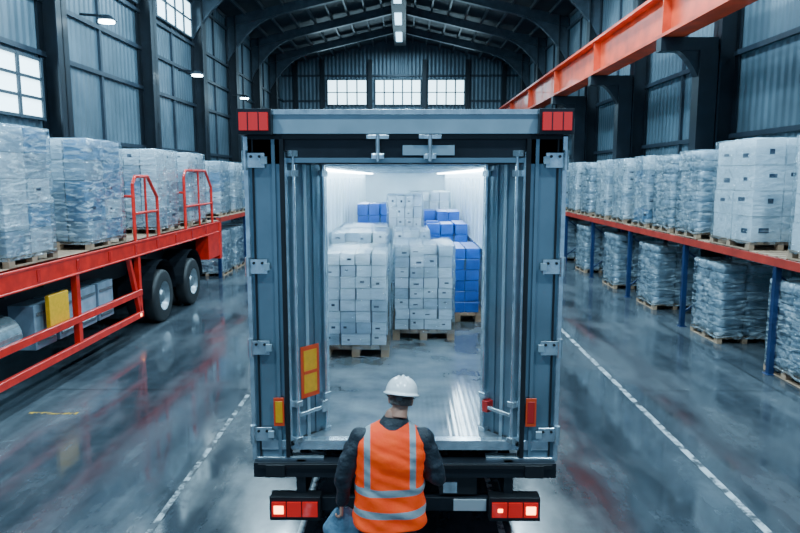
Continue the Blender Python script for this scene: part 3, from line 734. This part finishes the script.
def headpart(o,name): 
    o.matrix_world=HM; bpy.context.view_layer.update(); o.parent=root; o.name=name
b=MB()
b.ball((0,-.005,.02),(.077,.098,.105),'skin',32,20); b.ball((0,.03,-.05),(.058,.062,.068),'skin',24,16)
b.ball((0,.062,-.085),(.028,.022,.022),'skin'); b.ball((0,.1,-.022),(.014,.022,.018),'skin'); b.cyl((0,.09,.02),(0,.108,-.02),.008,'skin',10,.013)
b.ball((0,.082,.03),(.055,.018,.014),'skin'); b.cyl((-.0,-.015,-.05),(-.0,-.03,-.14),.058,'skin',24,.062)
for s in (-1,1):
    b.ball((s*.081,-.005,-.014),(.012,.02,.034),'skin',16,12); b.ball((s*.087,-.014,-.002),(.009,.016,.022),'skin',12,8)
    b.ball((s*.04,.07,-.02),(.022,.02,.018),'skin')
o=remeshed(b,"head",.005,3); headpart(o,"head")
b=MB()
for s in (-1,1):
    b.ball((s*.031,.086,.008),(.013,.010,.010),'eye',16,10); b.ball((s*.031,.094,.008),(.006,.004,.006),'tab',12,8)
    b.ball((s*.032,.096,.03),(.018,.005,.004),'hair',12,8)
b.ball((0,.090,-.06),(.024,.008,.007),'lips',16,8)
o=b.obj("face_features",recenter=False); headpart(o,"face_features")
b=MB(); vs=[];fs=[];n=40;m=14
for j in range(m+1):
    z=-.045+.115*j/m
    for i in range(n+1):
        t=math.radians(190)+math.radians(160)*i/n
        k=math.sqrt(max(.02,1-((z-.02)/.108)**2)) if z>.02 else 1-.10*((.02-z)/.09)**2*1.6
        r=1.04+.012*noise.noise(Vector((i*.6,j*.9,1)))
        vs.append((.078*k*r*math.cos(t),-.006+.098*k*r*math.sin(t),z))
for j in range(m):
    for i in range(n): fs.append((j*(n+1)+i,j*(n+1)+i+1,(j+1)*(n+1)+i+1,(j+1)*(n+1)+i))
b.add(vs,fs,'hair',True); o=b.obj("hair",recenter=False); sd=o.modifiers.new("s",'SOLIDIFY'); sd.thickness=.008; sd.offset=0; headpart(o,"hair")
b=MB(); rings=[]
for j in range(13):
    ph=math.pi/2*j/12; rings.append((0,-.005,.045+.118*math.sin(ph),max(.002,.118*math.cos(ph)**.8),max(.002,.138*math.cos(ph)**.8)))
b.loft([(0,-.005,.028,.122,.143),(0,-.005,.03,.132,.153),(0,-.005,.036,.133,.154),(0,-.005,.044,.121,.141)]+rings,'white',48,False)
vs=[];n=24
for i in range(n+1):
    t=math.radians(25)+math.radians(130)*i/n
    vs.append((.125*math.cos(t),-.005+.145*math.sin(t),.034)); vs.append((.135*math.cos(t),-.005+.155*math.sin(t)+.05*math.sin(math.pi*i/n),.026))
b.add(vs,[(2*i,2*i+1,2*i+3,2*i+2) for i in range(n)],'white',True)
for off in (-.035,0,.035):
    pts=[]
    for j in range(11):
        a=math.radians(25+130*j/10); pts.append((off,-.005+.128*math.cos(a)*(1-.0),.045+.120*math.sin(a)*math.sqrt(1-(off/.125)**2)))
    b.tube(pts,.007 if off else .010,'white',8)
b.tube([(.05*math.cos(t)*2.0,-.005-.13*math.sin(t),.01) for t in [math.pi*i/12 for i in range(13)]],.006,'tab',8)
b.box(-.02,.02,-.152,-.135,-.005,.022,'tab')
o=b.obj("hard_hat",recenter=False); headpart(o,"hard_hat")
def hand(wrist,mtx,side,curl,name):
    b=MB()
    W_=Vector(wrist)
    def P(x,y,z): return W_+mtx@Vector((x*side,y,z))
    b.cyl(P(0,-.03,0),P(0,.02,0),.028,'skin',16,.03)
    for x,l in ((.03,.085),(.01,.09),(-.01,.087),(-.03,.08)):
        b.cyl(P(x*.7,.0,0),P(x,l,0),.016,'skin',12,.013); b.ball(P(x,l,0),(.013,.013,.013),'skin',12,8)
    for x,l,y0 in ((.031,.072,.085),(.011,.08,.09),(-.010,.075,.087),(-.030,.058,.08)):
        p=P(x,y0,0); a=0; pts=[(p,.0105)]
        y,z=y0,0.0
        for seg,(fr) in enumerate((.45,.32,.23)):
            a+=curl[seg]; y+=l*fr*math.cos(a); z-=l*fr*math.sin(a); pts.append((P(x,y,z),.0098-.0009*seg))
        limb(b,pts,'skin')
    limb(b,[(P(.025,.025,-.004),.016),(P(.05,.05,-.016),.013),(P(.054,.078,-.03),.0105),(P(.046,.098,-.04),.0092)],'skin')
    o=remeshed(b,name,.0035,2); child(o,name)
hand((.185,.262,1.10),Euler((0.1,0,.55)).to_matrix(),-1,(.5,.6,.5),"hand_right")
b=MB(); mt=Matrix.Translation((.06,.42,1.085))@Euler((.35,0,.1)).to_matrix().to_4x4()
b.box(-.09,.09,-.125,.125,-.005,.005,'tab',mt); b.box(-.08,.08,-.11,.11,.005,.006,'cartblue2',mt)
o=b.obj("tablet",recenter=False); child(o,"tablet")
hand((-.358,.058,.905),Euler((-math.pi/2-.05,0,0)).to_matrix()@Euler((0,math.pi/2,0)).to_matrix(),-1,(.9,1.1,.9),"hand_left")
b=MB(); vs=[];fs=[];n=36;m=24
for j in range(m+1):
    f=j/m; z=.87-.50*f
    a=.04+.105*min(1,f*3.2)**.7; d=.02+.05*min(1,f*2.2)
    if f>.92: a*=.96; 
    for i in range(n):
        t=2*math.pi*i/n; w=1+.16*noise.noise(Vector((math.cos(t)*2,math.sin(t)*2,z*6)))+.05*math.sin(t*7)*(1-f*.6)
        vs.append((-.35+a*math.cos(t)*w,.06+d*math.sin(t)*w,z))
for j in range(m):
    for i in range(n): fs.append((j*n+i,(j+1)*n+i,(j+1)*n+(i+1)%n,j*n+(i+1)%n))
fs.append(tuple(m*n+i for i in range(n))); fs.append(tuple(reversed(range(n))))
b.add(vs,fs,'bag',True); o=b.obj("cloth_bag",recenter=False); child(o,"cloth_bag")
root.location=(-.11,4.62,0); root.scale=(1.0,1.0,.985)
root.rotation_euler=(0,0,.04)

# ---------------------------------------------------------------- world & camera
w=bpy.data.worlds.new("world"); S.world=w; w.use_nodes=True
bg=w.node_tree.nodes["Background"]; bg.inputs[0].default_value=(.34,.64,1,1); bg.inputs[1].default_value=.75
cam=bpy.data.cameras.new("camera"); co=bpy.data.objects.new("camera",cam); COL.objects.link(co)
cam.sensor_width=36; cam.lens=36*664/800; cam.clip_end=200
co.location=(0,0,3.3); co.rotation_euler=(math.radians(90-7.72),0,math.radians(.43))
S.camera=co
